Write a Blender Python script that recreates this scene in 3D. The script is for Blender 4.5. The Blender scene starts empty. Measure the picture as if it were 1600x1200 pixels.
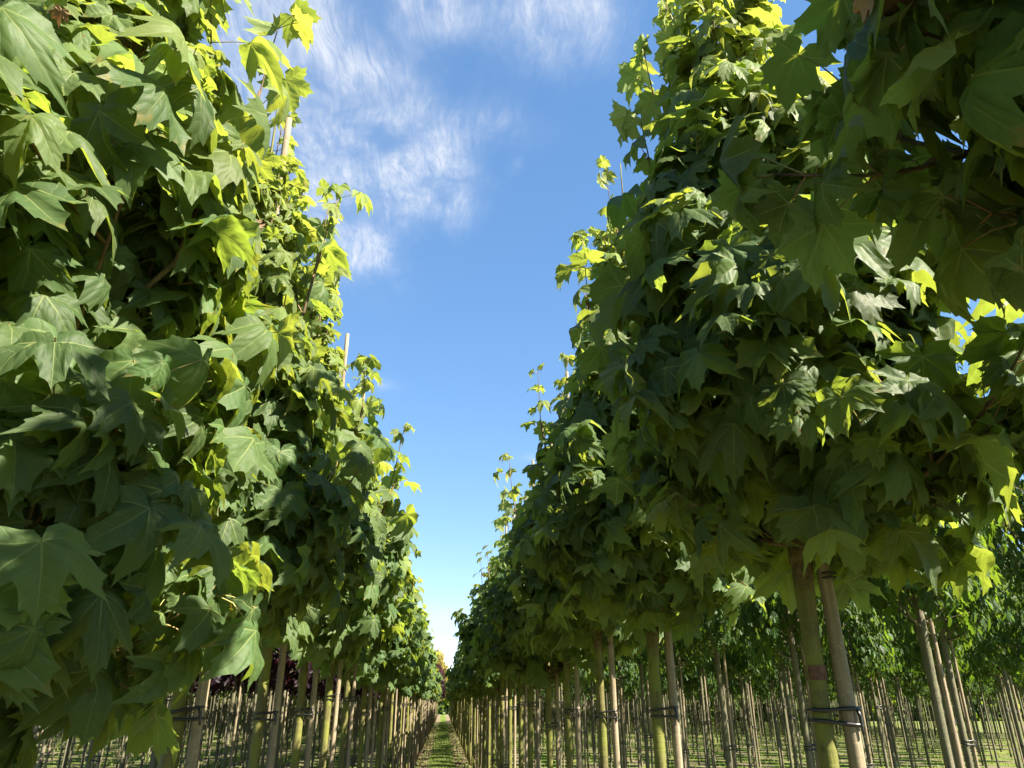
import bpy, math, random
import numpy as np
from math import radians as R_, sin, cos, pi
from mathutils import Vector, Matrix

# ------------------------------------------------------------------ camera, sky, sun, exposure
scene = bpy.context.scene
C = scene.collection
CAM = np.array((0.0, 0.0, 1.70))
PITCH, YAW = 23.46, 4.88
cam_d = bpy.data.cameras.new('camera'); cam = bpy.data.objects.new('camera', cam_d); C.objects.link(cam)
cam.location = CAM; cam.rotation_euler = (R_(90 + PITCH), 0, R_(-YAW))
cam_d.sensor_width = 36; cam_d.lens = 36 * 1150 / 1600; cam_d.clip_start = 0.05; cam_d.clip_end = 3000
scene.camera = cam

SUN_EL, SUN_AZ = 42.0, 121.0     # azimuth clockwise from +Y (the way the rows run)
sx, sy, sz = (cos(R_(SUN_EL)) * sin(R_(SUN_AZ)), cos(R_(SUN_EL)) * cos(R_(SUN_AZ)), sin(R_(SUN_EL)))
sun_d = bpy.data.lights.new('sun', 'SUN'); sun = bpy.data.objects.new('sun', sun_d); C.objects.link(sun)
sun_d.energy = 3.9; sun_d.angle = R_(0.53); sun_d.color = (1.0, 0.90, 0.74)
sun.rotation_euler = Vector((sx, sy, sz)).to_track_quat('Z', 'Y').to_euler()

vs = scene.view_settings
vs.view_transform = 'Standard'; vs.look = 'None'; vs.gamma = 1.0; vs.exposure = 2.65
scene.render.engine = 'CYCLES'
cy = scene.cycles
cy.max_bounces = 9; cy.diffuse_bounces = 6; cy.glossy_bounces = 2; cy.transmission_bounces = 6; cy.transparent_max_bounces = 4
cy.use_denoising = True

class NT:
    """small helper for writing node trees"""
    def __init__(s, tree): s.t = tree; s.t.nodes.clear()
    def n(s, typ, **kw):
        nd = s.t.nodes.new(typ)
        for k, v in kw.items():
            if k == 'ins':
                for kk, vv in v.items(): s.put(nd.inputs[kk], vv)
            else: setattr(nd, k, v)
        return nd
    def put(s, sock, v):
        if isinstance(v, bpy.types.NodeSocket): s.t.links.new(v, sock)
        else:
            if isinstance(v, (tuple, list)) and len(v) == 3 and sock.type == 'RGBA': v = (*v, 1)
            sock.default_value = v
    def m(s, op, a, b=None, c=None, clamp=False):
        nd = s.t.nodes.new('ShaderNodeMath'); nd.operation = op; nd.use_clamp = clamp
        s.put(nd.inputs[0], a)
        if b is not None: s.put(nd.inputs[1], b)
        if c is not None: s.put(nd.inputs[2], c)
        return nd.outputs[0]
    def mix(s, f, a, b):
        nd = s.t.nodes.new('ShaderNodeMix'); nd.data_type = 'RGBA'
        s.put(nd.inputs[0], f); s.put(nd.inputs[6], a); s.put(nd.inputs[7], b)
        return nd.outputs[2]
    def ss(s, x, lo, hi, a=0.0, b=1.0):
        nd = s.t.nodes.new('ShaderNodeMapRange'); nd.interpolation_type = 'SMOOTHSTEP'
        for i, v in enumerate((x, lo, hi, a, b)): s.put(nd.inputs[i], v)
        return nd.outputs[0]
    def noise(s, vec, scale, det=4, rough=.55, dist=0.0):
        nd = s.n('ShaderNodeTexNoise', ins={'Scale': scale, 'Detail': det, 'Roughness': rough, 'Distortion': dist})
        s.put(nd.inputs['Vector'], vec); return nd.outputs[0]
    def mapping(s, vec, scale=(1, 1, 1), rot=(0, 0, 0), loc=(0, 0, 0)):
        nd = s.n('ShaderNodeMapping'); s.put(nd.inputs['Vector'], vec)
        nd.inputs['Scale'].default_value = scale; nd.inputs['Rotation'].default_value = rot; nd.inputs['Location'].default_value = loc
        return nd.outputs[0]

def ray(px, py):
    """direction of a spot of sky, measured on the photograph"""
    v = np.array((px - 800, -(py - 600), 1150.0)); p, y = R_(PITCH), R_(YAW)
    f = v[2] * cos(p) - v[1] * sin(p); u = v[2] * sin(p) + v[1] * cos(p); r = v[0]
    w = np.array((r * cos(y) + f * sin(y), -r * sin(y) + f * cos(y), u)); return w / np.linalg.norm(w)

# sky with cirrus painted on a high flat layer of air
world = bpy.data.worlds.new('World'); scene.world = world; world.use_nodes = True
w = NT(world.node_tree)
sky = w.n('ShaderNodeTexSky', sky_type='NISHITA', sun_disc=False, sun_elevation=R_(SUN_EL), sun_rotation=R_(SUN_AZ))
sky.air_density = 0.8; sky.dust_density = 0.0; sky.ozone_density = 1.6
tc = w.n('ShaderNodeTexCoord').outputs['Generated']
sep = w.n('ShaderNodeSeparateXYZ'); w.put(sep.inputs[0], tc)
zc = w.m('MAXIMUM', sep.outputs[2], 0.03)
pxn, pyn = w.m('DIVIDE', sep.outputs[0], zc), w.m('DIVIDE', sep.outputs[1], zc)
comb = w.n('ShaderNodeCombineXYZ'); w.put(comb.inputs[0], pxn); w.put(comb.inputs[1], pyn)
P = comb.outputs[0]
warp = w.n('ShaderNodeTexNoise', ins={'Scale': 2.2, 'Detail': 4.0}); w.put(warp.inputs['Vector'], P)
vm = w.n('ShaderNodeVectorMath', operation='MULTIPLY_ADD'); w.put(vm.inputs[0], warp.outputs[1]); vm.inputs[1].default_value = (.16, .16, 0); w.put(vm.inputs[2], P)
PW = vm.outputs[0]
def ridge(v, p): return w.m('POWER', w.m('SUBTRACT', 1.0, w.m('ABSOLUTE', w.m('MULTIPLY', w.m('SUBTRACT', v, .5), 5.0)), clamp=True), p)
f1 = ridge(w.noise(w.mapping(PW, scale=(14, 2.0, 1), rot=(0, 0, R_(-14))), 1.0, 3, .6, 1.1), 1.6)
f2 = ridge(w.noise(w.mapping(PW, scale=(24, 5.5, 1), rot=(0, 0, R_(12))), 1.0, 5, .68, 1.4), 1.3)
f3 = w.ss(w.noise(w.mapping(PW, scale=(66, 17, 1), rot=(0, 0, R_(-4))), 1.0, 8, .74, .9), .40, .68)
body = w.ss(w.noise(w.mapping(PW, scale=(1.3, 1, 1), loc=(3.1, 1.7, 0)), 6.5, 4, .55, .2), .28, .74)
def blob(px, py, rx, ry, amp):
    d = ray(px, py); cx, cyy = d[0] / d[2], d[1] / d[2]
    d2 = ray(px + rx, py); d3 = ray(px, py + ry)
    lx = abs(d2[0] / d2[2] - cx); ly = abs(d3[1] / d3[2] - cyy)
    a = w.m('DIVIDE', w.m('SUBTRACT', pxn, cx), lx); b = w.m('DIVIDE', w.m('SUBTRACT', pyn, cyy), ly)
    q = w.m('ADD', w.m('MULTIPLY', a, a), w.m('MULTIPLY', b, b))
    return w.m('MULTIPLY', w.m('EXPONENT', w.m('MULTIPLY', q, -1.0)), amp)
blobs = [(560, 160, 130, 120, .95), (500, 330, 130, 90, .62), (620, 265, 120, 66, .95), (573, 385, 50, 70, .70), (680, 15, 80, 50, .9),
         (880, 30, 105, 80, 1.0), (430, 50, 120, 110, .85), (785, 195, 70, 34, .42), (715, 325, 30, 50, .42),
         (600, 603, 24, 14, .6), (805, 262, 12, 16, .5), (460, 260, 80, 90, .6), (695, 965, 70, 18, .9), (830, 715, 30, 8, .45),
         (250, 200, 150, 150, .8), (1300, -200, 260, 160, .6), (1650, 350, 120, 110, .5), (-250, 300, 250, 200, .7)]
mask = None
for bdat in blobs:
    v = blob(*bdat); mask = v if mask is None else w.m('ADD', mask, v)
mask = w.m('MINIMUM', mask, .82)
fil = w.m('ADD', w.m('MULTIPLY', f1, .30), w.m('ADD', w.m('MULTIPLY', f2, .26), w.m('MULTIPLY', f3, .34)))
cl = w.m('ADD', .10, w.m('MULTIPLY', body, w.m('ADD', .06, fil)))
cl = w.m('MULTIPLY', w.m('MULTIPLY', cl, mask), w.m('ADD', .35, w.m('MULTIPLY', w.ss(mask, .05, 1.0), .78)), clamp=True)
skytint = w.n('ShaderNodeHueSaturation', ins={'Hue': .502, 'Saturation': 1.42, 'Value': 1.40})
gam = w.n('ShaderNodeGamma', ins={'Gamma': .66}); w.put(gam.inputs[0], sky.outputs[0]); w.put(skytint.inputs['Color'], gam.outputs[0])
skycol = w.mix(cl, skytint.outputs[0], (3.3,3.4,3.55))
bg = w.n('ShaderNodeBackground', ins={'Strength': 0.0510}); w.put(bg.inputs[0], skycol)
wo = w.n('ShaderNodeOutputWorld'); w.put(wo.inputs[0], bg.outputs[0])

# ------------------------------------------------------------------ materials
def newmat(name):
    m = bpy.data.materials.new(name); m.use_nodes = True; return m, NT(m.node_tree)

def leaf_mat(name, old, young, tr_old, tr_young, veins=False, rough=.53, back=1.5, trf=.5):
    m, t = newmat(name)
    at = t.n('ShaderNodeAttribute', attribute_name='lc'); sp = t.n('ShaderNodeSeparateColor'); t.put(sp.inputs[0], at.outputs[0])
    age, rnd, blotch = sp.outputs[0], sp.outputs[1], sp.outputs[2]
    colr = t.mix(age, old, young); tr = t.mix(age, tr_old, tr_young)
    hv = t.n('ShaderNodeHueSaturation'); t.put(hv.inputs['Color'], colr)
    t.put(hv.inputs['Hue'], t.m('ADD', .49, t.m('MULTIPLY', rnd, .022))); t.put(hv.inputs['Value'], t.m('ADD', .72, t.m('MULTIPLY', blotch, .55)))
    hv2 = t.n('ShaderNodeHueSaturation'); t.put(hv2.inputs['Color'], tr)
    t.put(hv2.inputs['Hue'], t.m('ADD', .485, t.m('MULTIPLY', rnd, .03))); t.put(hv2.inputs['Value'], t.m('ADD', .7, t.m('MULTIPLY', blotch, .6)))
    colr, tr = hv.outputs[0], hv2.outputs[0]
    bump = None
    if veins:
        uv = t.n('ShaderNodeUVMap', uv_map='leaf').outputs[0]
        s2 = t.n('ShaderNodeSeparateXYZ'); t.put(s2.inputs[0], uv)
        ax = t.m('ABSOLUTE', s2.outputs[0]); y = s2.outputs[1]
        vmax = None; bb = None; aa = None
        for ang in (0, 50, 103):
            s_, c_ = sin(R_(ang)), cos(R_(ang))
            a = t.m('ADD', t.m('MULTIPLY', ax, s_), t.m('MULTIPLY', y, c_))
            b = t.m('ABSOLUTE', t.m('SUBTRACT', t.m('MULTIPLY', ax, c_), t.m('MULTIPLY', y, s_)))
            wd = t.m('MAXIMUM', t.m('MULTIPLY', t.m('SUBTRACT', 1.0, a), .016), .003)
            v = t.m('MULTIPLY', t.m('SUBTRACT', 1.0, t.ss(b, t.m('MULTIPLY', wd, .45), t.m('MULTIPLY', wd, 1.3))), t.m('GREATER_THAN', a, 0.0))
            vmax = v if vmax is None else t.m('MAXIMUM', vmax, v)
            if bb is None: bb, aa = b, a
            else:
                less = t.m('MULTIPLY', t.m('LESS_THAN', b, bb), t.m('GREATER_THAN', a, 0.0))
                aa = t.m('ADD', t.m('MULTIPLY', less, a), t.m('MULTIPLY', t.m('SUBTRACT', 1.0, less), aa))
                bb = t.m('ADD', t.m('MULTIPLY', less, b), t.m('MULTIPLY', t.m('SUBTRACT', 1.0, less), bb))
        ph = t.m('FRACT', t.m('MULTIPLY', t.m('ADD', t.m('SUBTRACT', aa, t.m('MULTIPLY', bb, .8)), t.m('MULTIPLY', t.noise(uv, 4.0, 2), .22)), 6.0))
        saw = t.m('ABSOLUTE', t.m('SUBTRACT', ph, .5))
        side = t.m('MULTIPLY', t.m('SUBTRACT', 1.0, t.ss(saw, .0, .045)), .5)
        vein = t.m('MAXIMUM', vmax, side)
        colr = t.mix(t.m('MULTIPLY', vein, .85), colr, (.23, .28, .10))
        tr = t.mix(t.m('MULTIPLY', vein, .35), tr, (.30, .34, .06))
        mott = t.noise(t.mapping(uv, scale=(1, 1, 1)), 9, 4, .6)
        geo0 = t.n('ShaderNodeNewGeometry')
        mot2 = t.noise(geo0.outputs['Position'], 34, 3, .6)
        colr = t.mix(t.m('MULTIPLY', t.ss(mot2, .35, .75), .30), colr, (.095, .125, .04))
        hgt = t.m('ADD', t.m('MULTIPLY', vein, -.6), t.m('ADD', t.m('MULTIPLY', t.ss(saw, .0, .5), .45), t.m('MULTIPLY', mott, .25)))
        bp = t.n('ShaderNodeBump', ins={'Strength': .22, 'Distance': .005}); t.put(bp.inputs['Height'], hgt); bump = bp.outputs[0]
        rim = t.m('SQRT', t.m('ADD', t.m('MULTIPLY', ax, ax), t.m('MULTIPLY', y, y)))
        rim = t.m('MULTIPLY', t.ss(t.m('ADD', rim, t.m('MULTIPLY', t.m('SUBTRACT', mott, .5), 1.1)), .72, .95), t.m('GREATER_THAN', rnd, .84))
        colr = t.mix(t.m('MULTIPLY', rim, .7), colr, (.20, .17, .045)); tr = t.mix(t.m('MULTIPLY', rim, .6), tr, (.30, .20, .03))
        spots = t.ss(t.noise(geo0.outputs['Position'], 55, 2, .5), .735, .765)
        colr = t.mix(t.m('MULTIPLY', spots, .8), colr, (.16, .07, .02)); tr = t.mix(t.m('MULTIPLY', spots, .8), tr, (.12, .05, .01))
    geo = t.n('ShaderNodeNewGeometry')
    hb = t.n('ShaderNodeHueSaturation', ins={'Saturation': .82, 'Value': back}); t.put(hb.inputs['Color'], colr)
    colf = t.mix(geo.outputs['Backfacing'], colr, hb.outputs[0])
    pr = t.n('ShaderNodeBsdfPrincipled', ins={'Specular IOR Level': .22}); t.put(pr.inputs['Base Color'], colf)
    t.put(pr.inputs['Roughness'], t.m('ADD', rough, t.m('MULTIPLY', geo.outputs['Backfacing'], .25)))
    tl = t.n('ShaderNodeBsdfTranslucent'); t.put(tl.inputs[0], tr)
    if bump is not None: t.put(pr.inputs['Normal'], bump); t.put(tl.inputs['Normal'], bump)
    mx = t.n('ShaderNodeMixShader', ins={0: trf}); t.put(mx.inputs[1], pr.outputs[0]); t.put(mx.inputs[2], tl.outputs[0])
    o = t.n('ShaderNodeOutputMaterial'); t.put(o.inputs[0], mx.outputs[0]); return m

OLD, YOUNG, TO, TY = (.070, .120, .044), (.21, .26, .065), (.235, .305, .030), (.36, .41, .05)
M_LEAF = leaf_mat('maple_leaf', OLD, YOUNG, TO, TY, veins=True)
M_LEAF2 = leaf_mat('maple_leaf_simple', OLD, YOUNG, TO, TY)
M_NARROW = leaf_mat('narrow_leaf', (.040, .082, .022), (.14, .20, .045), (.12, .20, .012), (.34, .44, .04), rough=.5)
M_PURPLE = leaf_mat('purple_leaf', (.022, .012, .020), (.060, .022, .026), (.05, .010, .014), (.20, .04, .04), rough=.45)
M_GOLD = leaf_mat('gold_leaf', (.17, .15, .05), (.32, .26, .08), (.25, .22, .03), (.5, .42, .08), rough=.55)

def bark_mat(name, c1, c2, moss, mossamt, grain=(1, 1, .12), sc=30, bumpd=.006, graft=False):
    m, t = newmat(name)
    tcn = t.n('ShaderNodeTexCoord').outputs['Object']
    oi = t.n('ShaderNodeObjectInfo')
    off = t.n('ShaderNodeVectorMath', operation='ADD'); t.put(off.inputs[0], tcn)
    cx = t.n('ShaderNodeCombineXYZ'); t.put(cx.inputs[2], t.m('MULTIPLY', oi.outputs['Random'], 40.0)); t.put(off.inputs[1], cx.outputs[0])
    v = off.outputs[0]
    g = t.noise(t.mapping(v, scale=grain), sc, 6, .65)
    bl = t.noise(v, 7, 5, .6); bl2 = t.noise(t.mapping(v, scale=(1, 1, .5)), 26, 4, .6)
    colr = t.mix(t.ss(g, .3, .7), c1, c2)
    colr = t.mix(t.m('MULTIPLY', t.ss(bl, .38, .62), mossamt), colr, moss)
    colr = t.mix(t.m('MULTIPLY', t.ss(bl2, .56, .72), .55), colr, tuple(.45 * a for a in c1))
    len_ = t.noise(t.mapping(v, scale=(1, 1, 2.2)), 75, 3, .5)
    colr = t.mix(t.m('MULTIPLY', t.ss(len_, .60, .68), .6), colr, tuple(2.1 * a for a in c1))
    if graft:
        sz_ = t.n('ShaderNodeSeparateXYZ'); t.put(sz_.inputs[0], tcn); zz_ = t.m('ADD', sz_.outputs[2], t.m('MULTIPLY', bl2, .12))
        gm = t.m('MULTIPLY', t.ss(zz_, 2.0, 2.06), t.m('SUBTRACT', 1.0, t.ss(zz_, 2.14, 2.3)))
        colr = t.mix(t.m('MULTIPLY', gm, .8), colr, t.mix(t.ss(t.noise(v, 60, 4, .7), .35, .65), (.035, .020, .012), (.13, .085, .045)))
    rings = t.noise(t.mapping(v, scale=(.15, .15, 5.5)), 6, 3, .6)
    colr = t.mix(t.m('MULTIPLY', t.ss(rings, .60, .70), .5), colr, tuple(.5 * a for a in c1))
    h = t.m('ADD', g, t.m('MULTIPLY', rings, .9))
    bp = t.n('ShaderNodeBump', ins={'Strength': .7, 'Distance': bumpd}); t.put(bp.inputs['Height'], h)
    pr = t.n('ShaderNodeBsdfPrincipled', ins={'Roughness': .8, 'Specular IOR Level': .25}); t.put(pr.inputs['Base Color'], colr); t.put(pr.inputs['Normal'], bp.outputs[0])
    o = t.n('ShaderNodeOutputMaterial'); t.put(o.inputs[0], pr.outputs[0]); return m
M_BARK = bark_mat('olive_bark', (.070, .062, .024), (.125, .112, .040), (.13, .145, .024), .85, graft=True)
M_BARK2 = bark_mat('grey_bark', (.075, .068, .045), (.14, .125, .085), (.09, .10, .04), .5)
M_TWIG = bark_mat('twig_bark', (.070, .044, .026), (.12, .08, .042), (.09, .085, .03), .35, sc=60, bumpd=.002)
M_WOOD = bark_mat('stake_wood', (.15, .118, .078), (.265, .215, .15), (.14, .13, .065), .35, grain=(1, 1, .05), sc=55, bumpd=.003)

def plain(name, colr, rough=.6, spec=.4, noise=None):
    m, t = newmat(name)
    pr = t.n('ShaderNodeBsdfPrincipled', ins={'Roughness': rough, 'Specular IOR Level': spec, 'Base Color': (*colr, 1)})
    if noise:
        tcn = t.n('ShaderNodeTexCoord').outputs['Object']; t.put(pr.inputs['Base Color'], t.mix(t.ss(t.noise(tcn, noise[1], 4), .35, .65), colr, noise[0]))
    o = t.n('ShaderNodeOutputMaterial'); t.put(o.inputs[0], pr.outputs[0]); return m
M_PET = plain('leaf_stalk', (.24, .25, .075), .5, .4, ((.26, .13, .06), 9))
M_RUB = plain('black_rubber', (.014, .014, .016), .35, .5)
M_TAPE = plain('brown_tape', (.075, .035, .022), .75, .3, ((.12, .06, .04), 60))
M_DEAD = leaf_mat('withered_leaf', (.13, .07, .038), (.20, .13, .08), (.12, .05, .02), (.2, .1, .05), rough=.85, trf=.2)

def ground_mat():
    m, t = newmat('nursery_ground')
    geo = t.n('ShaderNodeNewGeometry').outputs['Position']
    s = t.n('ShaderNodeSeparateXYZ'); t.put(s.inputs[0], geo)
    x, y = s.outputs[0], s.outputs[1]
    wob = t.m('MULTIPLY', t.m('SUBTRACT', t.noise(geo, 2.6, 6, .7), .5), .6)
    k = t.m('DIVIDE', t.m('ADD', t.m('ADD', x, wob), 170.0), 1.7)
    d = t.m('MULTIPLY', t.m('ABSOLUTE', t.m('SUBTRACT', t.m('FRACT', k), .5)), 1.7)   # 0 on a row, .85 midway
    n1, n2, n3 = t.noise(geo, 6, 6, .65), t.noise(geo, 35, 5, .6), t.noise(geo, .55, 3)
    gr = t.ss(t.m('ADD', d, t.m('MULTIPLY', t.m('SUBTRACT', n1, .5), .7)), .42, .57)
    # outside the tended path weeds creep into the soil strips
    out = t.ss(t.m('ABSOLUTE', x), 1.6, 2.2)
    weeds = t.m('MULTIPLY', out, t.ss(t.m('ADD', n1, t.m('MULTIPLY', n3, .5)), .68, .82))
    gr = t.m('MAXIMUM', gr, t.m('MULTIPLY', weeds, .9))
    cross = t.m('MULTIPLY', t.ss(y, 69.5, 70.5), t.m('SUBTRACT', 1.0, t.ss(y, 74, 75)))
    gr = t.m('MAXIMUM', gr, cross)
    soil = t.mix(t.ss(n2, .3, .7), (.115, .085, .055), (.25, .20, .135)); soil = t.mix(t.ss(n1, .58, .75), soil, (.31, .25, .17))
    grass = t.mix(t.ss(n2, .3, .7), (.045, .085, .012), (.14, .20, .030)); grass = t.mix(t.m('MULTIPLY', t.ss(n3, .45, .7), .5), grass, (.22, .25, .045))
    colr = t.mix(gr, soil, grass)
    bp = t.n('ShaderNodeBump', ins={'Strength': 1.0, 'Distance': .05}); t.put(bp.inputs['Height'], t.m('ADD', n2, t.m('MULTIPLY', n1, 1.5)))
    pr = t.n('ShaderNodeBsdfPrincipled', ins={'Roughness': .95, 'Specular IOR Level': .15}); t.put(pr.inputs['Base Color'], colr); t.put(pr.inputs['Normal'], bp.outputs[0])
    o = t.n('ShaderNodeOutputMaterial'); t.put(o.inputs[0], pr.outputs[0]); return m
M_GROUND = ground_mat()
def grass_mat():
    m, t = newmat('grass_blade')
    geo = t.n('ShaderNodeNewGeometry').outputs['Position']
    colr = t.mix(t.ss(t.noise(geo, 3, 4), .35, .65), (.075, .125, .028), (.20, .25, .06))
    pr = t.n('ShaderNodeBsdfPrincipled', ins={'Roughness': .55, 'Specular IOR Level': .3}); t.put(pr.inputs['Base Color'], colr)
    tl = t.n('ShaderNodeBsdfTranslucent'); t.put(tl.inputs[0], t.mix(.5, colr, (.32, .42, .05)))
    mx = t.n('ShaderNodeMixShader', ins={0: .4}); t.put(mx.inputs[1], pr.outputs[0]); t.put(mx.inputs[2], tl.outputs[0])
    o = t.n('ShaderNodeOutputMaterial'); t.put(o.inputs[0], mx.outputs[0]); return m
M_GRASS = grass_mat()

# ------------------------------------------------------------------ mesh helpers
def raw_mesh(name, V, F, mats, midx=None, uv=None, lc=None, smooth=True):
    """V (n,3), F (k,3) or (k,4) array, uv (n,2) and lc (n,3) per vertex"""
    me = bpy.data.meshes.new(name)
    V = np.ascontiguousarray(V, dtype=np.float32); F = np.ascontiguousarray(F, dtype=np.int32); nf, k = F.shape
    me.vertices.add(len(V)); me.vertices.foreach_set('co', V.ravel())
    me.loops.add(nf * k); me.loops.foreach_set('vertex_index', F.ravel())
    me.polygons.add(nf); me.polygons.foreach_set('loop_start', np.arange(0, nf * k, k, dtype=np.int32))
    if smooth: me.polygons.foreach_set('use_smooth', np.ones(nf, dtype=bool))
    if midx is not None: me.polygons.foreach_set('material_index', np.asarray(midx, dtype=np.int32))
    for m in mats: me.materials.append(m)
    me.update(calc_edges=True)
    if uv is not None:
        l = me.uv_layers.new(name='leaf'); l.data.foreach_set('uv', np.asarray(uv, dtype=np.float32)[F.ravel()].ravel())
    if lc is not None:
        a = me.attributes.new('lc', 'FLOAT_COLOR', 'POINT')
        a.data.foreach_set('color', np.concatenate([lc, np.ones((len(lc), 1))], 1).astype(np.float32).ravel())
    return me

def link(name, me, parent=None, loc=None):
    o = bpy.data.objects.new(name, me); C.objects.link(o)
    if parent: o.parent = parent
    if loc is not None: o.location = loc
    return o

class Tubes:
    def __init__(s): s.V = []; s.F = []; s.M = []; s.n = 0
    def add(s, pts, rad, k=6, mat=0, cap=True):
        pts = np.asarray(pts, float); n = len(pts); rad = np.broadcast_to(np.asarray(rad, float), (n,)) if np.ndim(rad) < 2 else rad
        T = np.gradient(pts, axis=0); T /= np.linalg.norm(T, axis=1)[:, None] + 1e-9
        ref = np.array((1.0, 0, 0)) if abs(T[0][0]) < .8 else np.array((0, 1.0, 0))
        A = np.cross(T, ref); A /= np.linalg.norm(A, axis=1)[:, None] + 1e-9; B = np.cross(T, A)
        th = np.arange(k) * 2 * pi / k
        rr = rad if np.ndim(rad) == 2 else rad[:, None]
        ring = pts[:, None, :] + rr[..., None] * (np.cos(th)[None, :, None] * A[:, None, :] + np.sin(th)[None, :, None] * B[:, None, :])
        s.V.append(ring.reshape(-1, 3))
        i = np.arange(n - 1)[:, None] * k; j = np.arange(k)[None, :]; j2 = (j + 1) % k
        q = np.stack([i + j, i + j2, i + k + j2, i + k + j], -1).reshape(-1, 4) + s.n
        s.F.append(q); s.M.append(np.full(len(q), mat))
        s.n += n * k
        if cap:
            s.V.append(pts[[0, -1]]); c0, c1 = s.n, s.n + 1; b = s.n - n * k; e = s.n - k
            jj = np.arange(k); j3 = (jj + 1) % k
            f0 = np.stack([np.full(k, c0), b + j3, b + jj, np.full(k, c0)], -1); f1 = np.stack([np.full(k, c1), e + jj, e + j3, np.full(k, c1)], -1)
            s.capf = getattr(s, 'capf', []); s.capf += [(f0[:, :3], mat), (f1[:, :3], mat)]
            s.n += 2
    def mesh(s, name, mats):
        V = np.concatenate(s.V); Q = np.concatenate(s.F)
        T = np.concatenate([Q[:, [0, 1, 2]], Q[:, [0, 2, 3]]]); M = np.concatenate(s.M); M = np.concatenate([M, M])
        for f, m in getattr(s, 'capf', []): T = np.concatenate([T, f]); M = np.concatenate([M, np.full(len(f), m)])
        return raw_mesh(name, V, T, mats, M)

# ------------------------------------------------------------------ leaf outlines (polar: degrees from the midrib, radius), petiole at the origin
HALF = [(0, 1.0), (3, .90), (7, .84), (12, .87), (14.5, .76), (19, .67), (26, .60), (30, .66), (35, .80), (38, .76), (44, .79), (50, .97), (54, .82), (60, .76), (65, .79), (67, .68), (73, .58),
        (80, .51), (86, .58), (90, .66), (94, .62), (103, .76), (107, .62), (115, .55), (122, .56), (126, .45), (145, .35), (165, .24)]
def fix(h):   # keep the fan monotone in angle
    out = []; last = -1
    for a, r in h:
        a = max(a, last + .8); out.append((a, r)); last = a
    return out
def outline(half):
    half = fix(half)
    pts = [(sin(R_(a)) * r, cos(R_(a)) * r) for a, r in half]
    full = pts + [(0.0, -.04)] + [(-x, y) for x, y in reversed(pts[1:])]
    return np.array(full)
def template(half, rings):
    o = outline(half); n = len(o); V = [np.zeros((1, 2))]; F = []
    for k, f in enumerate(rings): V.append(o * f)
    V = np.concatenate(V); j = np.arange(n); j2 = (j + 1) % n
    F.append(np.stack([np.zeros(n, int), 1 + j2, 1 + j], -1))
    for k in range(len(rings) - 1):
        a, b = 1 + k * n, 1 + (k + 1) * n
        F.append(np.stack([a + j, a + j2, b + j2], -1)); F.append(np.stack([a + j, b + j2, b + j], -1))
    return V, np.concatenate(F)
L_HI = template(HALF, (.38, .72, 1.0))
MID = [(0, 1.0), (7, .83), (12.5, .85), (25, .60), (35, .79), (43, .78), (50, .97), (56, .79), (65, .78), (80, .51), (90, .65), (103, .75), (122, .55), (150, .32)]
L_MID = template(MID, (.5, 1.0))
L_LOW = template([(0, 1.0), (13, .83), (26, .58), (36, .78), (50, .95), (64, .77), (80, .50), (102, .73), (125, .50)], (1.0,))
NARROW = [(0, 1.0), (3, .80), (9, .84), (8.5, .62), (20, .66), (16, .42), (36, .50), (32, .26), (62, .26), (90, .08), (150, .05)]
L_NAR = template([(0, 1.0), (3, .78), (11, .85), (13, .55), (27, .62), (30, .34), (50, .40), (80, .10), (150, .05)], (1.0,))

def leaves_mesh(name, L, tpl, mat, rs, curl=1.0):
    """L: list of (P, T, N, size, age)"""
    tv, tf = tpl; n = len(L); nv = len(tv)
    P = np.array([l[0] for l in L]); T = np.array([l[1] for l in L]); N = np.array([l[2] for l in L]); S = np.array([l[3] for l in L]); A = np.array([l[4] for l in L])
    T /= np.linalg.norm(T, axis=1)[:, None]; N -= (N * T).sum(1)[:, None] * T; N /= np.linalg.norm(N, axis=1)[:, None] + 1e-9
    B = np.cross(T, N)
    x, y = tv[:, 0][None], tv[:, 1][None]
    def r(lo, hi): return rs.uniform(lo, hi, (n, 1))
    rad2 = x * x + y * y; ang = np.arctan2(x, y)
    wv = 1 + r(.0, .09) * np.sin(3 * ang + r(0, 6)) + r(.0, .07) * np.sin(8 * ang + r(0, 6)); x = x * wv; y = y * wv
    xs = x * r(.88, 1.14) + r(-.07, .07) * y * y
    z = (-r(.05, .75) * y * np.abs(y) - r(-.15, .95) * x * x + r(-.30, .10) * np.abs(x)
         + r(.02, .10) * np.cos(ang * 7.0) * np.sqrt(rad2) * -1 + r(.0, .07) * np.sin(x * r(5, 11) + r(0, 6)) + r(.0, .07) * np.sin(y * r(5, 11) + r(0, 6)) + r(-.22, .22) * x * y) * curl
    yy = y - .22 * np.abs(z) * y
    V = P[:, None, :] + S[:, None, None] * (xs[..., None] * B[:, None, :] + yy[..., None] * T[:, None, :] + z[..., None] * N[:, None, :])
    F = (tf[None] + (np.arange(n) * nv)[:, None, None]).reshape(-1, 3)
    uv = np.broadcast_to(tv[None], (n, nv, 2)).reshape(-1, 2)
    lc = np.empty((n, nv, 3)); lc[..., 0] = A[:, None]; lc[..., 1] = rs.uniform(0, 1, (n, 1)); lc[..., 2] = rs.uniform(0, 1, (n, 1))
    return raw_mesh(name, V.reshape(-1, 3), F, [mat], uv=uv, lc=lc.reshape(-1, 3))

def nrm(v): v = np.asarray(v, float); return v / (np.linalg.norm(v) + 1e-9)
Z = np.array((0, 0, 1.0))

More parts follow.
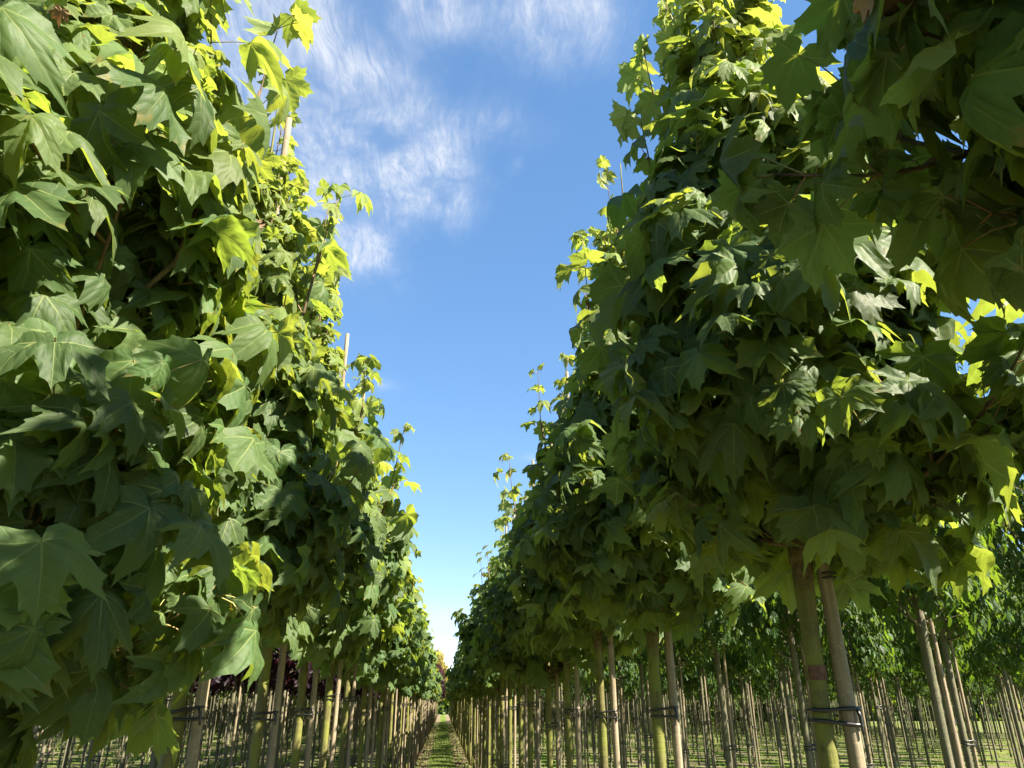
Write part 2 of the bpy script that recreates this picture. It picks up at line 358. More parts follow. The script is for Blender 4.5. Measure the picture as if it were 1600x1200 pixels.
# ------------------------------------------------------------------ tree generator
class Tree:
    """leaves, limbs and trunk of one young standard tree, base at the origin"""
    def __init__(s, seed, z0=2.1, H=4.5, R=.70, nb=34, size=.155, petioles=True, prof=None, hang=1.0, rt=.030, keep=None, extra=(), spires=5, wood=6, dens=1.0, flare=1.0, step=1.0):
        rs = s.rs = np.random.RandomState(seed); s.L = []; s.T = Tubes(); s.pet = petioles; s.size = size; s.hang = hang; s.z0 = z0; s.H = H; s.keep = keep; s.k = wood; s.stp = step; s.boost = 1.0
        prof = prof or ((0, .88), (.12, 1.0), (.30, .78), (.45, .46), (.58, .25), (.72, .12), (1.0, .04)); s.R = R
        pz, pr = zip(*prof)
        s.prof = lambda z: R * np.interp((z - z0) / (H - z0), pz, pr)
        # leader
        zz = np.sort(np.concatenate([np.linspace(0, H, 42), np.linspace(z0 - .15, z0 + .15, 13)[1:-1] + .003])) if wood > 5 else np.linspace(0, H, 14); wob = rs.uniform(0, 6, 4)
        bx = .012 * np.sin(zz * 1.7 + wob[0]) + .006 * np.sin(zz * 4.1 + wob[1]); by = .012 * np.sin(zz * 1.9 + wob[2]) + .006 * np.sin(zz * 3.7 + wob[3])
        wk = .12 + .88 * np.clip((zz - 1.75) / 1.0, 0, 1); bx = (bx - bx[0]) * wk; by = (by - by[0]) * wk
        s.lead = np.stack([bx, by, zz], 1)
        rad = rt * np.interp(zz, (0, .25, z0 - .25, z0 - .02, z0 + .08, z0 + .35, H), (1.35, 1.04, .92, 1.0 + .10 * flare, .98, .72, .10))
        K = 14 if wood > 5 else 7
        knob = np.exp(-((zz - z0 + .02) / .06) ** 2)[:, None] * flare * .10
        rr = rad[:, None] * (1 + (.05 + knob) * rs.uniform(-1, 1, (len(zz), K))) * (1 + .05 * (rs.uniform(size=(len(zz), 1)) > .75)) * (1 + (.22 if wood > 5 else 0) * (rs.uniform(size=(len(zz), K)) > .965))
        tt = Tubes(); tt.add(s.lead, rr, K); s.trunk = tt.mesh('trunk', [M_BARK])
        # limbs
        az = rs.uniform(0, 6.28)
        for i in range(nb):
            f = (i + .5) / nb; zb = z0 + (H - z0 - .62) * f ** 1.15 + rs.uniform(-.03, .03)
            az += 2.399 + rs.uniform(-.4, .4)
            out = np.array((cos(az), sin(az), 0))
            e = max(.12, s.prof(zb + .15)) * rs.uniform(.62, .98); rise = e * rs.uniform(.45, 1.15) + .05
            if f < .15: rise *= rs.uniform(.3, .8)
            p0 = s.at(zb); tq = np.linspace(0, 1, 9)[:, None]; side = np.cross(out, Z) * rs.uniform(-.18, .18) * e
            pts = p0 + out * e * (tq ** .85) + Z * rise * tq ** 1.35 + side * np.sin(tq * 3)
            r0 = .0095 * (1 - .55 * f) * (.7 + .5 * e / R)
            if s.keep is not None:
                ok = [s.keep(p_, 0) for p_ in pts]; cut = ok.index(False) if False in ok else 9
                if cut < 4: continue
                pts = pts[0] + (pts - pts[0]) * ((cut - 1) / 8.0)
            s.T.add(pts, np.linspace(r0, .0028, 9), s.k)
            nt = max(2, int(round((5 if f > .25 else 6.5) * dens * (e / R + .15))))
            for q in range(nt):
                u = (.30 if f > .25 else .10) + (.62 if f > .25 else .82) * (q + rs.uniform(0, 1)) / nt; ii = int(u * 8); b0 = pts[ii] + (pts[min(8, ii + 1)] - pts[ii]) * (u * 8 - ii)
                bd = nrm(pts[min(8, ii + 1)] - pts[ii]); sgn = 1 if q % 2 else -1
                d = nrm(bd * .55 + np.cross(bd, Z) * sgn * rs.uniform(.4, 1.0) + Z * rs.uniform(-.15, .6) + rs.normal(0, .2, 3))
                s.shoot(b0, d, rs.uniform(.14, .34) * (1.15 - .4 * f), .07, f)
            if f < .22 and wood > 5:
                for q in range(4):
                    u = rs.uniform(.02, .75); ii = int(u * 8); o_ = nrm(np.cross(out, Z) * rs.choice((-1, 1)) * rs.uniform(.3, 1) + out * .4 - Z * rs.uniform(-.15, .2))
                    s.shoot(pts[ii], o_, rs.uniform(.08, .2), .07, f, bend=-.02)
            s.shoot(pts[-1], nrm(pts[-1] - pts[-2] + Z * .03), rs.uniform(.12, .26), .065, f, start=0)
        # leader leaves and upright shoots
        s.boost = 1.3; s.shoot(s.at(H - .95), Z, .98, .09 / s.stp, .95, start=.05, bend=0)
        for i in range(spires):
            zb = z0 + (H - z0) * rs.uniform(.25, .70); a = rs.uniform(0, 6.28); out = np.array((cos(a), sin(a), 0)); e = s.prof(zb) * rs.uniform(.35, .9)
            b0 = s.at(zb) + out * e; ln = rs.uniform(.30, .62)
            if s.keep is not None and not s.keep(b0, 0): continue
            s.T.add([s.at(zb - .15), s.at(zb - .1) + out * e * .6, b0], [.008, .006, .005], s.k)
            s.shoot(b0, nrm(Z * 2.4 + out * rs.uniform(.1, .8) + rs.normal(0, .1, 3)), ln, .075, .9, start=.15)
        s.boost = 1.0
        for bx_, by_, bz_, dx_, dy_, dz_, ln in extra:      # long upright shoots standing clear of the crown
            b0 = np.array((bx_, by_, bz_)); q0 = s.at(bz_ - .35); kp, s.keep = s.keep, None; d_ = nrm((dx_, dy_, dz_))
            s.T.add([q0, q0 * .45 + b0 * .55 - Z * .05, b0, b0 + d_ * ln * .5], [.009, .007, .0055, .004], s.k)
            s.boost = 1.55; s.shoot(b0, d_, ln, .105 / s.stp, .9, start=.0, bend=.03); s.keep = kp; s.boost = 1.0
    def at(s, z): return np.array([np.interp(z, s.lead[:, 2], s.lead[:, 0]), np.interp(z, s.lead[:, 2], s.lead[:, 1]), z])
    def shoot(s, p, d, ln, step, f, start=.25, bend=.12):
        rs = s.rs; n = 5; pts = [p]; dd = d
        for i in range(n - 1): dd = nrm(dd + Z * bend + rs.normal(0, .05, 3)); pts.append(pts[-1] + dd * ln / (n - 1))
        pts = np.array(pts)
        if s.keep is not None and not (s.keep(pts[-1], 0) and s.keep(pts[2], 0)): return
        s.T.add(pts, np.linspace(.0042, .0018, n), min(s.k, 5))
        perp = nrm(np.cross(d, rs.normal(0, 1, 3)))
        m = max(2, int(ln / (step * s.stp)))
        for q in range(m):
            u = start + (1 - start) * q / max(1, m - 1); ii = min(n - 2, int(u * (n - 1))); b = pts[ii] + (pts[ii + 1] - pts[ii]) * (u * (n - 1) - ii)
            perp = nrm(np.cross(d, perp) + .2 * rs.normal(0, 1, 3))
            last = q == m - 1
            for sg in ((1, -1) if not last else (1, -1, 1)):
                if rs.uniform() < .06: continue
                pv = perp * sg if not (last and sg == 1 and rs.uniform() < .3) else nrm(d + perp)
                s.leaf(b, pv, d, f, u)
    def leaf(s, b, pv, d, f, u):
        rs = s.rs
        top = np.clip((b[2] - s.z0) / (s.H - s.z0), 0, 1.25)
        # young, small, pale leaves near the top and at shoot tips
        young = np.clip((top - .32) * 1.4 + (.35 * (u - .5) if top > .35 else 0) + rs.normal(0, .13), 0, 1)
        if rs.uniform() < .03: young = max(young, rs.uniform(.2, .45))
        sz = s.boost * s.size * rs.uniform(.50, 1.25) * (1 - .46 * np.clip((top - .35) * 1.4, 0, 1)) * (1 - .28 * u * (top > .5))
        pl = sz * rs.uniform(.45, 1.15)
        out = b - s.at(min(b[2], s.H)); out[2] = 0; out = nrm(out + rs.normal(0, .02, 3))
        pd = nrm(pv * .8 + d * .55 + out * .35 + Z * rs.uniform(-.1, .4))
        e = b + pd * pl
        if s.keep is not None and not s.keep(e, sz): return
        dr = np.clip(rs.normal((58 - 38 * top) * s.hang, 20), -15, 100) * pi / 180
        h = pd * .75 + out * .6 + rs.normal(0, .28, 3); h[2] = 0; h = nrm(h)
        T = h * cos(dr) - Z * sin(dr); N = h * sin(dr) + Z * cos(dr) + rs.normal(0, .27, 3)
        s.L.append((e, T, N, sz, young))
        if s.pet:
            mid = (b + e) / 2 + Z * pl * rs.uniform(.02, .14)
            s.T.add([b, mid, e], [.0018, .0014, .0013], 3, mat=1, cap=False)
    def build(s, tpl, leafm, curl=1.0):
        s.crown = leaves_mesh('crown', s.L, tpl, leafm, s.rs, curl); s.limbs = s.T.mesh('limbs', [M_TWIG if leafm in (M_LEAF, M_LEAF2) else M_BARK2, M_PET]); return s

# tie: two rubber loops round trunk and stake, a knot and a tail
def tie_mesh(rt, rsd, gap, k=6):
    T = Tubes(); r1, r2 = rt * .93 + .004, rsd + .003
    for dz, tilt in ((.0, .008), (-.022, -.004)):
        a1 = np.linspace(pi / 2, 3 * pi / 2, 8); a2 = np.linspace(-pi / 2, pi / 2, 8)
        p = [(cos(a) * r1, sin(a) * r1, dz) for a in a1] + [(gap + cos(a) * r2, sin(a) * r2, dz + tilt) for a in a2]
        p.append(p[0]); T.add(p, .0046, k)
    T.add([(gap + r2 * .4, -r2 * .95, .008), (gap + r2 * .75, -r2 * .85, -.008), (gap + r2 * .8, -r2 * .8, -.034), (gap + r2 * .85, -r2 * .8, -.046)], [.0036, .0052, .0036, .003], k)
    return T.mesh('tie', [M_RUB])
GAP = .064
TIE = tie_mesh(.0255, .0168, GAP)
TIE_ONE = Tubes()
_a = np.linspace(0, 2 * pi, 13); TIE_ONE.add([(cos(a) * .0205, sin(a) * .0205, 0) for a in _a], .003, 5); TIE_ONE.add([(cos(a) * .0205, sin(a) * .0205, -.011) for a in _a], .003, 5)
TIE_ONE = TIE_ONE.mesh('cord', [M_RUB])
def band_mesh(r):
    T = Tubes(); T.add([(0, 0, -.016), (0, 0, 0), (0, 0, .016)], [r, r * 1.01, r], 16, cap=False); return T.mesh('tape_band', [M_TAPE])
def stake_mesh(seed, k=10, h=4.1, r=.0168):
    rs = np.random.RandomState(seed); T = Tubes(); zz = np.linspace(0, h, 24 if k > 6 else 6)
    rr = r * np.interp(zz, (0, h), (1.12, .86))[:, None] * (1 + .035 * rs.uniform(-1, 1, (len(zz), k)))
    T.add(np.stack([.006 * np.sin(zz * 1.3 + seed), .006 * np.sin(zz + seed * 2), zz], 1), rr, k); return T.mesh('stake', [M_WOOD])

# ------------------------------------------------------------------ naming
ORD = ['first', 'second', 'third', 'fourth', 'fifth', 'sixth', 'seventh', 'eighth', 'ninth', 'tenth', 'eleventh', 'twelfth', 'thirteenth', 'fourteenth']
def tag(o, label=None, cat=None, group=None, kind=None):
    if label: o['label'] = label
    if cat: o['category'] = cat
    if group: o['group'] = group
    if kind: o['kind'] = kind
    return o
def empty(name, loc, rz=0, sc=1.0):
    o = bpy.data.objects.new(name, None); C.objects.link(o); o.location = loc; o.rotation_euler.z = rz; o.scale = (sc, sc, sc); o.empty_display_size = .2; return o

rnd = random.Random(5)
STK_HI = [stake_mesh(i, 10) for i in range(3)]; STK_LO = [stake_mesh(i + 10, 6) for i in range(2)]
STAKE_SOURCES = STK_HI + STK_LO
n_stakes = [0]
far_stakes = []
def stake(x, y, label, group, hi=True, h=1.0, thick=1.0, lean=(0, 0)):
    me = rnd.choice(STK_HI if hi else STK_LO)
    o = link('tree_stake', me, None, (x, y, -.05)); o.scale = (thick, thick, h); o.rotation_euler = (lean[0], lean[1], rnd.uniform(0, 6))
    tag(o, label, 'stake', group); n_stakes[0] += 1
    return o

def place(name, cat, t, x, y, label, group, rz=0, sc=1.0, tie_z=None, trunk_mat=None, gap_rot=0, low_tie=True):
    """a tree thing with its parts; meshes are shared between copies. The tie stays in line with the stake, so it is not turned with the crown"""
    root = empty(name, (x, y, 0), 0, sc)
    for nm, me in (('trunk', t.trunk), ('limbs', t.limbs), ('crown', t.crown)):
        o = link(nm, me, root); o.rotation_euler.z = rz
    if tie_z is not None:
        for zt in ((tie_z, tie_z - .82) if low_tie else (tie_z,)):
            o = link('tie', TIE, root, (t.at(zt)[0] * cos(rz) - t.at(zt)[1] * sin(rz), t.at(zt)[0] * sin(rz) + t.at(zt)[1] * cos(rz), zt)); o.rotation_euler = (rnd.uniform(-.05, .05), rnd.uniform(-.08, .08), rnd.uniform(-.1, .1) + gap_rot)
    tag(root, label, cat, group)
    return root

ROWX = .86
# ------------------------------------------------------------------ ground
gx = np.array([-900, -60, -20, 0, 20, 60, 900.]); gy = np.array([-300, -20, 0, 20, 60, 150, 1500.])
GV = np.array([(x, y, 0) for y in gy for x in gx]); GF = np.array([(j * 7 + i, j * 7 + i + 1, j * 7 + i + 8, j * 7 + i + 7) for j in range(6) for i in range(6)])
g = link('ground', raw_mesh('ground', GV, GF, [M_GROUND], smooth=False)); tag(g, 'mown grass and bare soil strips between the rows of young trees', None, None, 'structure')

def blades(name, xs, ys, hs, rs, label, group=None):
    n = len(xs); a = rs.uniform(0, 6.28, n); wd = hs * rs.uniform(.10, .2, n); la = rs.uniform(0, 6.28, n); ll = hs * rs.uniform(.1, .7, n)
    V = np.zeros((n, 3, 3)); V[:, 0, 0] = xs - np.cos(a) * wd; V[:, 0, 1] = ys - np.sin(a) * wd; V[:, 1, 0] = xs + np.cos(a) * wd; V[:, 1, 1] = ys + np.sin(a) * wd
    V[:, 2, 0] = xs + np.cos(la) * ll; V[:, 2, 1] = ys + np.sin(la) * ll; V[:, 2, 2] = hs; V[:, :2, 2] = -.004
    o = link(name, raw_mesh(name, V.reshape(-1, 3), np.arange(n * 3).reshape(-1, 3), [M_GRASS], smooth=False)); tag(o, label, 'grass', None, 'stuff'); return o
rs = np.random.RandomState(8); n = 4500; ys = 14 + 58 * rs.uniform(0, 1, n) ** 1.5; xs = rs.choice((-1, 1), n) * (.48 + np.abs(rs.normal(0, .34, n)))
blades('weed_tufts', xs, ys, rs.uniform(.03, .12, n), rs, 'scattered weeds at the foot of the trunks beside the path')
L = [((rs.choice((-1, 1)) * (.35 + abs(rs.normal(0, .5))), 14 + 50 * rs.uniform() ** 1.4, rs.uniform(.008, .03)), (cos(a_), sin(a_), .1), (rs.normal(0, .25), rs.normal(0, .25), 1), rs.uniform(.03, .085), rs.uniform()) for a_ in rs.uniform(0, 6.28, 2600)]
o = link('fallen_leaves', leaves_mesh('fallen_leaves', L, L_LOW, M_DEAD, rs, 1.5)); tag(o, 'dry brown leaves scattered on the bare soil by the path', 'leaf litter', None, 'stuff')
rs = np.random.RandomState(3)
n = 90000; ys = 12 + 62 * rs.uniform(0, 1, n) ** 1.6
xs = rs.normal(0, .20, n) + .04 * np.sin(ys * .9); m_ = np.abs(xs) < .44
xs2, ys2 = xs[m_], ys[m_]
blades('path_grass', xs2, ys2, rs.uniform(.03, .085, len(xs2)) * (.7 + .5 * np.sin(ys2 * 2.3) ** 2), rs, 'short mown green grass along the middle of the path')
n = 90000; ys = 14 + 60 * rs.uniform(0, 1, n) ** 1.3; xs = rs.uniform(-26, 30, n); rowd = np.abs(((xs + 170) / 1.7) % 1 - .5) * 1.7
m_ = (np.abs(xs) > 1.2) & (rs.uniform(0, 1, n) < np.clip(rowd * 1.6 - .15 + .5 * np.sin(xs * 1.3) * np.sin(ys * .8), .05, 1))
blades('weedy_grass', xs[m_], ys[m_], rs.uniform(.05, .15, m_.sum()), rs, 'patchy weeds and grass between the outer rows of trunks')

# ------------------------------------------------------------------ main rows of maples along the path
def keep_near(x, y, sgn):
    def f(e, sz):
        wpt = np.array((e[0] + x, e[1] + y, e[2]))
        if np.linalg.norm(wpt - CAM) < .86: return False
        # crowns are pruned back along the path
        lim = np.interp(wpt[2], (1.6, 2.2, 2.7, 3.1, 3.6, 4.3), (.30, .29, .42, .60, .68, .74)) + (.04 if sgn < 0 and 2.4 < wpt[2] < 3 else 0) - (.10 if hash((round(e[0], 1), round(e[1], 1), round(e[2] * 4))) % 5 == 0 else 0)
        return sgn * wpt[0] > lim
    return f

LEFT_Y = [.25, 1.45, 2.7, 3.9, 4.95]; RIGHT_Y = [.42, 1.78, 3.20, 4.32, 5.5]
hero = []
EXTRA = {('left', 1): [(.20, .05, 2.85, .08, 0, 1, .6), (.20, .35, 3.2, .1, 0, 1, .5)], ('left', 2): [(.26, -.1, 3.1, .1, .05, 1, .6), (.20, .3, 3.4, 0, 0, 1, .55)],
         ('left', 3): [(.30, .1, 3.0, .15, 0, 1, .55), (.10, -.2, 3.6, 0, 0, 1, .6)], ('left', 4): [(.36, .2, 2.85, .35, 0, 1, .70), (.22, -.1, 3.3, .05, 0, 1, .55)],
         ('right', 1): [(-.12, .3, 3.25, -.08, 0, 1, .66), (-.22, .1, 3.0, -.1, 0, 1, .5)], ('right', 2): [(-.20, -.1, 3.2, -.10, 0, 1, .62), (-.05, .3, 3.6, -.05, 0, 1, .6)],
         ('right', 3): [(-.26, 0, 3.0, -.14, 0, 1, .66), (-.12, .3, 3.4, 0, 0, 1, .5)], ('right', 4): [(-.32, .1, 2.9, -.2, 0, 1, .6)]}
for sgn, YS, side in ((-1, LEFT_Y, 'left'), (1, RIGHT_Y, 'right')):
    for i, y in enumerate(YS):
        x = sgn * ROWX; low = sgn < 0 and i < 3
        t = Tree(100 + i + (50 if sgn > 0 else 0), z0=([1.54, 1.63, 1.95][i]) if low else (2.06 if sgn > 0 else 2.0), H=([4.1, 4.35, 4.3, 4.45, 4.0] if sgn < 0 else [3.95, 4.35, 4.45, 3.9, 3.72])[i], R=(.53 if sgn > 0 else .47) if i < 3 else .49 + .0 * i,
                 nb=[(34 if sgn > 0 else 38), 40, 40, 36, 36][i], size=(.103 if sgn < 0 or i > 1 else .106) if i else .092, keep=keep_near(x, y, sgn), extra=EXTRA.get((side, i), ()), dens=1.2 if (i or sgn < 0) else 1.0, step=.68, rt=(.0222 if i == 1 else .0245) if sgn > 0 else .0262, spires=8, flare=1.0 if sgn > 0 else .3)
        t.build(L_HI, M_LEAF, 1.2); hero.append(t)
        lab = {('left', 0): 'green maple nearest the camera left of the path, large leaves filling upper left corner',
               ('left', 1): 'second maple left of the path, large shaded leaves hanging to the bottom edge',
               ('right', 0): 'green maple nearest the camera right of the path, large leaves filling upper right corner',
               ('right', 1): 'maple right of the path, thick olive trunk with brown tape band'}.get((side, i)) or \
            '%s maple from the camera in the row directly %s of the grass path' % (ORD[i], side)
        r = place('maple_tree', 'tree', t, x, y, lab, 'green maples lining the grass path', tie_z=[1.70, 1.685, 1.675, 1.655, 1.66][i], gap_rot=-.32 if sgn > 0 else 0)
        if side == 'right' and i == 1:
            b = link('tape_band', band_mesh(.0232), r, (*t.at(1.765)[:2], 1.765)); b['label'] = 'dull brown tape wound round the trunk'
        st = stake(x + GAP * (.95 if sgn > 0 else 1), y + (-.02 if sgn > 0 else 0), {('right', 1): 'pale bamboo-like wooden stake tied beside the olive trunk with the brown tape band'}.get((side, i)) or
              'wooden stake tied to the %s maple from the camera, row %s of the grass path' % (ORD[i], side), 'wooden stakes of the maples along the path', h=[.95, .93 if sgn < 0 else 1.02, 1.03, 1.03, 1.04][i])
        if side == 'right':
            c = link('cord', TIE_ONE, st, (0, 0, 2.0)); c['label'] = 'dark cord wound round the stake'

# variants shared by the trees farther down the rows
MIDV = [Tree(300 + i, z0=2.0, H=3.6 + .2 * i, R=.48, nb=42, size=.112, dens=1.1, step=.8, rt=.0275, spires=7, wood=5, flare=.6, extra=[(.26, .1, 3.0, .12, 0, 1, .5 + .08 * i), (-.25, -.1, 2.95, -.15, 0, 1, .6), (0, .28, 3.1, 0, .1, 1, .5)]).build(L_MID, M_LEAF2) for i in range(4)]
FARV = [Tree(400 + i, z0=2.0, H=3.6 + .18 * i, R=.48, nb=34, size=.125, step=.85, petioles=False, rt=.0275, spires=6, wood=4, dens=.9, extra=[(.26, .1, 2.9, .12, 0, 1, .5 + .05 * i), (-.25, -.1, 2.95, -.15, 0, 1, .5)]).build(L_LOW, M_LEAF2) for i in range(4)]
for sgn, YS, side in ((-1, LEFT_Y, 'left'), (1, RIGHT_Y, 'right')):
    y = YS[-1]; i = len(YS)
    while True:
        y += 1.19 + rnd.uniform(-.06, .06)
        if y > 70: break
        x = sgn * ROWX + rnd.uniform(-.03, .03)
        v = rnd.choice(MIDV if y < 17 else FARV)
        near = i < 12
        lab = '%s maple from the camera in the row directly %s of the grass path' % (ORD[i], side) if near else 'green maple far down the row just %s of the path, beyond its twelfth tree' % side
        grp = 'green maples lining the grass path' if near else 'distant green maples of the row just %s of the path' % side
        place('maple_tree', 'tree', v, x, y, lab, grp, rz=rnd.uniform(0, 6.28), sc=rnd.uniform(.92, 1.07), tie_z=1.66 + rnd.uniform(-.05, .06) if y < 40 else None, low_tie=y < 18)
        lab = 'wooden stake tied to the %s maple from the camera, row %s of the grass path' % (ORD[i], side) if near else 'thin wooden stake far down the row just %s of the path, beyond its twelfth tree' % side
        stake(x + GAP, y, lab, 'wooden stakes of the maples along the path' if near else 'distant stakes of the row just %s of the path' % side, hi=y < 12, h=rnd.uniform(1.0, 1.07))
        i += 1

# withered leaves caught in the near crowns
def withered(root_i, pos, size, label, seed, n=4):
    rs = np.random.RandomState(seed); L = []
    for k in range(n):
        d = nrm(rs.normal(0, 1, 3) - Z * .9); L.append((np.array(pos) + rs.normal(0, size * .15, 3), d, rs.normal(0, 1, 3), size * rs.uniform(.7, 1.1), rs.uniform(0, 1)))
    me = leaves_mesh('withered_leaf', L, L_HI, M_DEAD, rs, 2.6)
    roots = [o for o in bpy.data.objects if o.name.startswith('maple_tree')]
    root = hero_roots[root_i]; o = link('withered_leaf', me, root, None)
    o.location = -Vector(root.location); o['label'] = label
hero_roots = [o for o in C.objects if o.name.startswith('maple_tree') and o.type == 'EMPTY'][:10]
def at_px(px, py, dist): return CAM + ray(px, py) * dist
withered(5, at_px(1356, -28, .95), .036, 'brown withered leaf hanging at the top of the picture', 1)
withered(0, at_px(95, 20, .95), .011, 'small pinkish brown withered scrap', 2, 2)
withered(2, at_px(402, 352, 2.1), .022, 'small red brown dying leaf', 3, 2)

# ------------------------------------------------------------------ narrow-leaved trees in the rows to the right
def recolour(t, m):
    t.trunk.materials.clear(); t.trunk.materials.append(m); return t
PROF2 = ((0, .7), (.2, 1.0), (.5, .95), (.8, .6), (1, .15))
NARV = [recolour(Tree(500 + i, z0=2.05, H=3.5 + .15 * i, R=.58, nb=29, size=.085, petioles=False, prof=PROF2, hang=1.2, rt=.025, spires=3, wood=4, dens=2.3, step=.6).build(L_NAR, M_NARROW), M_BARK2) for i in range(4)]
PURV = [recolour(Tree(600 + i, z0=2.0, H=3.6 + .15 * i, R=.62, nb=30, size=.10, petioles=False, prof=PROF2, hang=.9, rt=.024, spires=2, wood=4, dens=1.0).build(L_LOW, M_PURPLE), M_BARK2) for i in range(3)]
YNGV = [recolour(Tree(650 + i, z0=2.15, H=3.7 + .15 * i, R=.45, nb=22, size=.10, petioles=False, prof=PROF2, hang=.9, rt=.021, spires=2, wood=4, dens=.8).build(L_LOW, M_LEAF2), M_BARK2) for i in range(2)]

def in_view(x, y, z=1.7, m=60):
    p = np.array((x, y, z)) - CAM; yw, pt = R_(YAW), R_(PITCH)
    r = p[0] * cos(yw) - p[1] * sin(yw); f = p[0] * sin(yw) + p[1] * cos(yw)
    zc_ = f * cos(pt) + p[2] * sin(pt); u = -f * sin(pt) + p[2] * cos(pt)
    if zc_ <= .3: return False
    px = 800 + 1150 * r / zc_; return -m - 500 / zc_ * .8 < px < 1600 + m + 500 / zc_ * .8

merge = {}   # far trees past the individual limit, by kind
def side_rows(sgn, rows, spacing, kindf, limit, y0=.9, ymax=79):
    spots = []
    for r_ in rows:
        x = sgn * (ROWX + 1.7 * r_); y = y0 + rnd.uniform(0, spacing); k = 0
        while y < ymax:
            if in_view(x, y):
                spots.append((math.hypot(x, y), r_, k, x + rnd.uniform(-.05, .05), y)); k += 1
            y += spacing + rnd.uniform(-.08, .08)
    spots.sort(); return spots[:limit], spots[limit:]

RN = {18: 'nineteenth', 19: 'twentieth', 20: 'twenty-first', 21: 'twenty-second', 12: 'thirteenth', 13: 'fourteenth', 14: 'fifteenth', 15: 'sixteenth', 16: 'seventeenth', 17: 'eighteenth', 1: 'second', 2: 'third', 3: 'fourth', 4: 'fifth', 5: 'sixth', 6: 'seventh', 7: 'eighth', 8: 'ninth', 9: 'tenth', 10: 'eleventh', 11: 'twelfth'}
right_near, right_far = side_rows(1, range(1, 22), 1.55, None, 285, y0=2.2)
for d, r_, k, x, y in right_near:
    one = d < 14 and k < 8 and r_ < 4
    lab = '%s narrow-leaved tree in view in the %s row to the right of the path' % (ORD[k], RN[r_]) if one else 'narrow-leaved green tree farther back in the %s row to the right of the path' % RN[r_]
    grp = 'narrow-leaved trees to the right' if one else 'narrow-leaved trees farther back in the %s row on the right' % RN[r_]
    place('narrow_leaved_tree', 'tree', rnd.choice(NARV), x, y, lab, grp, rz=rnd.uniform(0, 6), sc=rnd.uniform(.93, 1.08), tie_z=1.45 + rnd.uniform(-.3, .3) if d < 22 else None, low_tie=False)
    if d < 20:
        lab = 'wooden stake of the %s narrow-leaved tree in view in the %s row to the right' % (ORD[k], RN[r_]) if one else 'wooden stake farther back in the %s row to the right of the path' % RN[r_]
        stake(x + GAP, y, lab, 'stakes of the narrow-leaved trees' if one else 'stakes farther back in the %s row on the right' % RN[r_], hi=False, h=rnd.uniform(.6, .8), thick=.85)
left_near, left_far = side_rows(-1, range(1, 16), 1.15, None, 290, y0=2.0)
for d, r_, k, x, y in left_near:
    one = d < 12 and k < 8 and r_ < 4
    purple = r_ in (2, 3) or (r_ == 1 and y > 9)
    nm = 'purple_leaved_tree' if purple else 'young_green_tree'; wd = 'purple-leaved' if purple else 'slender young green'
    lab = '%s trunk in view in the %s row left of the path, %s tree' % (ORD[k], RN[r_], wd) if one else '%s tree farther back in the %s row to the left of the path' % (wd, RN[r_])
    grp = 'slim staked trees to the left' if one else '%s trees farther back in the %s row on the left' % (wd, RN[r_])
    place(nm, 'tree', rnd.choice(PURV if purple else YNGV), x, y, lab, grp, rz=rnd.uniform(0, 6), sc=rnd.uniform(.93, 1.06), tie_z=1.45 + rnd.uniform(-.3, .3) if d < 20 else None, low_tie=False)
    if d < 16:
        lab = 'wooden stake of the %s slim tree in view in the %s row to the left' % (ORD[k], RN[r_]) if one else 'wooden stake farther back in the %s row to the left of the path' % RN[r_]
        stake(x + GAP, y, lab, 'stakes of the slim trees' if one else 'stakes farther back in the %s row on the left' % RN[r_], hi=False, h=rnd.uniform(.6, .8), thick=.85)

# trees past the individual limit: one object of trunks and one of crowns on each side
def far_block(spots, name, label, leafm, tall, seed):
    rs = np.random.RandomState(seed); T = Tubes(); L = []
    for d, r_, k, x, y in spots:
        H = tall * rs.uniform(.9, 1.08)
        T.add([(x, y, 0), (x + rs.normal(0, .02), y, 1.2), (x + rs.normal(0, .03), y, H * .8)], [.034, .029, .012], 5)
        if rs.uniform() < .6: T.add([(x + .07, y, 0), (x + .07, y, 3.0)], [.02, .018], 4, mat=1)
        for q in range(110):
            z = 2.1 + (H - 2.1) * rs.uniform() ** 1.2; rr = .75 * (1 - .6 * (z - 2.1) / (H - 2.1)) * rs.uniform() ** .4; a = rs.uniform(0, 6.28)
            L.append(((x + cos(a) * rr, y + sin(a) * rr, z), nrm(rs.normal(0, 1, 3) - Z), nrm(rs.normal(0, .6, 3) + Z), rs.uniform(.16, .3), np.clip(rs.normal(.25 + .4 * (z > H - .8), .2), 0, 1)))
    root = empty(name, (0, 0, 0)); tag(root, label, 'trees', None, 'stuff')
    o = link('trunks', T.mesh('trunks', [M_BARK2, M_WOOD]), root); o['kind'] = 'stuff'
    o = link('crowns', leaves_mesh('crowns', L, L_LOW, leafm, rs), root); o['kind'] = 'stuff'
if right_far: far_block(right_far, 'far_right_trees', 'mass of distant thin trunks and green crowns right of the path, behind the nearer rows', M_NARROW, 4.6, 1)
if left_far: far_block(left_far, 'far_left_trees', 'mass of distant thin trunks and crowns left of the path, behind the nearer rows', M_LEAF2, 3.8, 2)

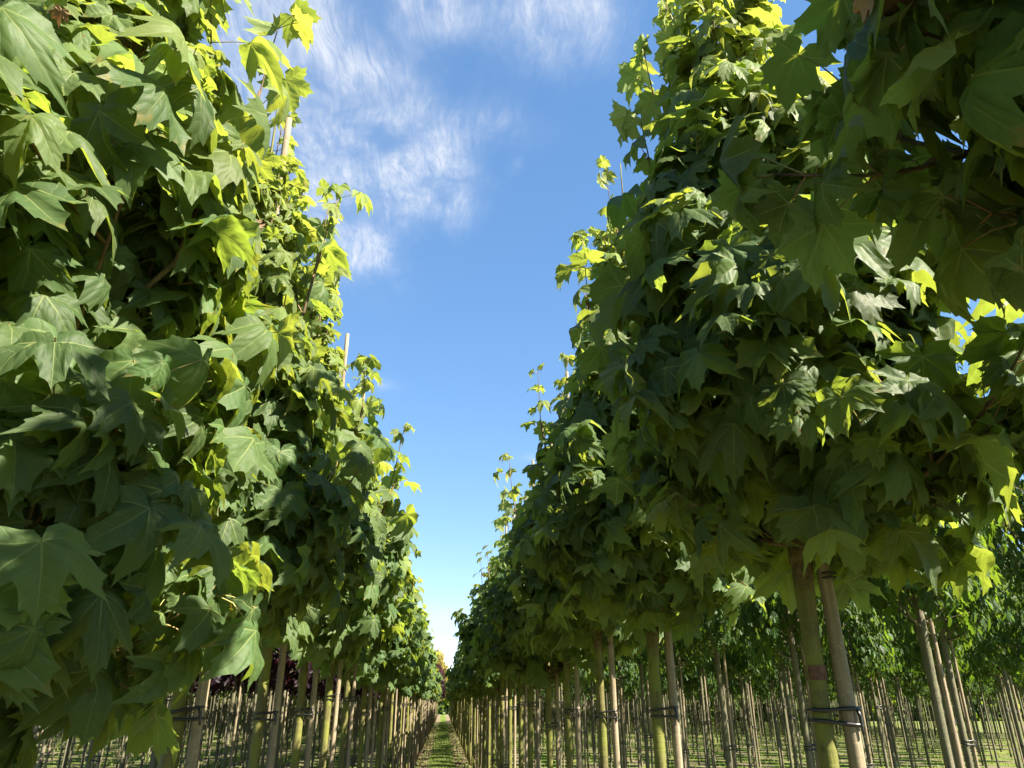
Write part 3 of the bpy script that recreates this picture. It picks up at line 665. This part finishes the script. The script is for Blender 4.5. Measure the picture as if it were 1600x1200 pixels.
# ------------------------------------------------------------------ beyond the cross track: the next block, copper trees and golden trees
PB = [Tree(700 + i, z0=2.0, H=5.0 + .3 * i, R=1.0, nb=34, size=.16, petioles=False, prof=PROF2, rt=.035, spires=2, wood=4).build(L_LOW, M_PURPLE) for i in range(2)]
GB = [Tree(720 + i, z0=2.1, H=7.0 + .5 * i, R=1.25, nb=46, size=.20, petioles=False, prof=PROF2, rt=.045, spires=3, wood=4).build(L_LOW, M_GOLD) for i in range(2)]
for sgn, side in ((-1, 'left'), (1, 'right')):
    y = 74.5; k = 0
    while y < 125:
        x = sgn * ROWX
        if sgn < 0 and y < 88: nm, v, wd = 'copper_tree', rnd.choice(PB), 'dark copper-leaved'
        elif sgn < 0: nm, v, wd = 'golden_tree', rnd.choice(GB), 'tall golden-leaved'
        else: nm, v, wd = 'maple_tree', rnd.choice(FARV), 'small green'
        place(nm, 'tree', v, x, y, '%s tree beyond the cross track at the far end of the path, %s side' % (wd, side), '%s trees beyond the cross track' % wd, rz=rnd.uniform(0, 6))
        o = stake(x + GAP, y, 'pale sunlit stake beyond the cross track at the far end, %s side' % side, 'stakes beyond the cross track, %s side' % side, hi=False, h=.75, thick=1.6) if k < 12 else None
        y += 1.6 if sgn > 0 else 2.2; k += 1

def treeline(name, label, x0, x1, y, h, depth, n, seed, mat=M_NARROW):
    rs = np.random.RandomState(seed); L = []
    for q in range(n):
        x = rs.uniform(x0, x1); hh = h * (.75 + .25 * sin(x * .21 + seed) + .12 * sin(x * .9)); z = hh * rs.uniform() ** .8
        L.append(((x, y + rs.uniform(0, depth), z), nrm(rs.normal(0, 1, 3)), nrm(rs.normal(0, .8, 3) + Z * .6 - np.array((0, .7, 0))), rs.uniform(.5, 1.0), np.clip(rs.normal(.35, .25), 0, 1)))
    o = link(name, leaves_mesh(name, L, L_LOW, mat, rs)); tag(o, label, 'hedge', None, 'stuff'); return o
treeline('far_hedge', 'distant sunlit green shrubs closing the view behind the rows on the left', -75, -3.2, 80, 5.0, 7, 13000, 4)
treeline('far_hedge', 'distant sunlit green shrubs closing the view behind the rows on the right', 3.2, 85, 80, 5.0, 7, 15000, 5)
treeline('far_hedge', 'small bright green hedge closing the far end of the grass path', -9, 9, 134, 4.5, 5, 2600, 6)
print('objects', len(bpy.data.objects), 'stakes', n_stakes[0], 'right', len(right_near), len(right_far), 'left', len(left_near), len(left_far), 'leaves', [len(t.L) for t in hero[:3] + NARV[:1] + MIDV[:1]])
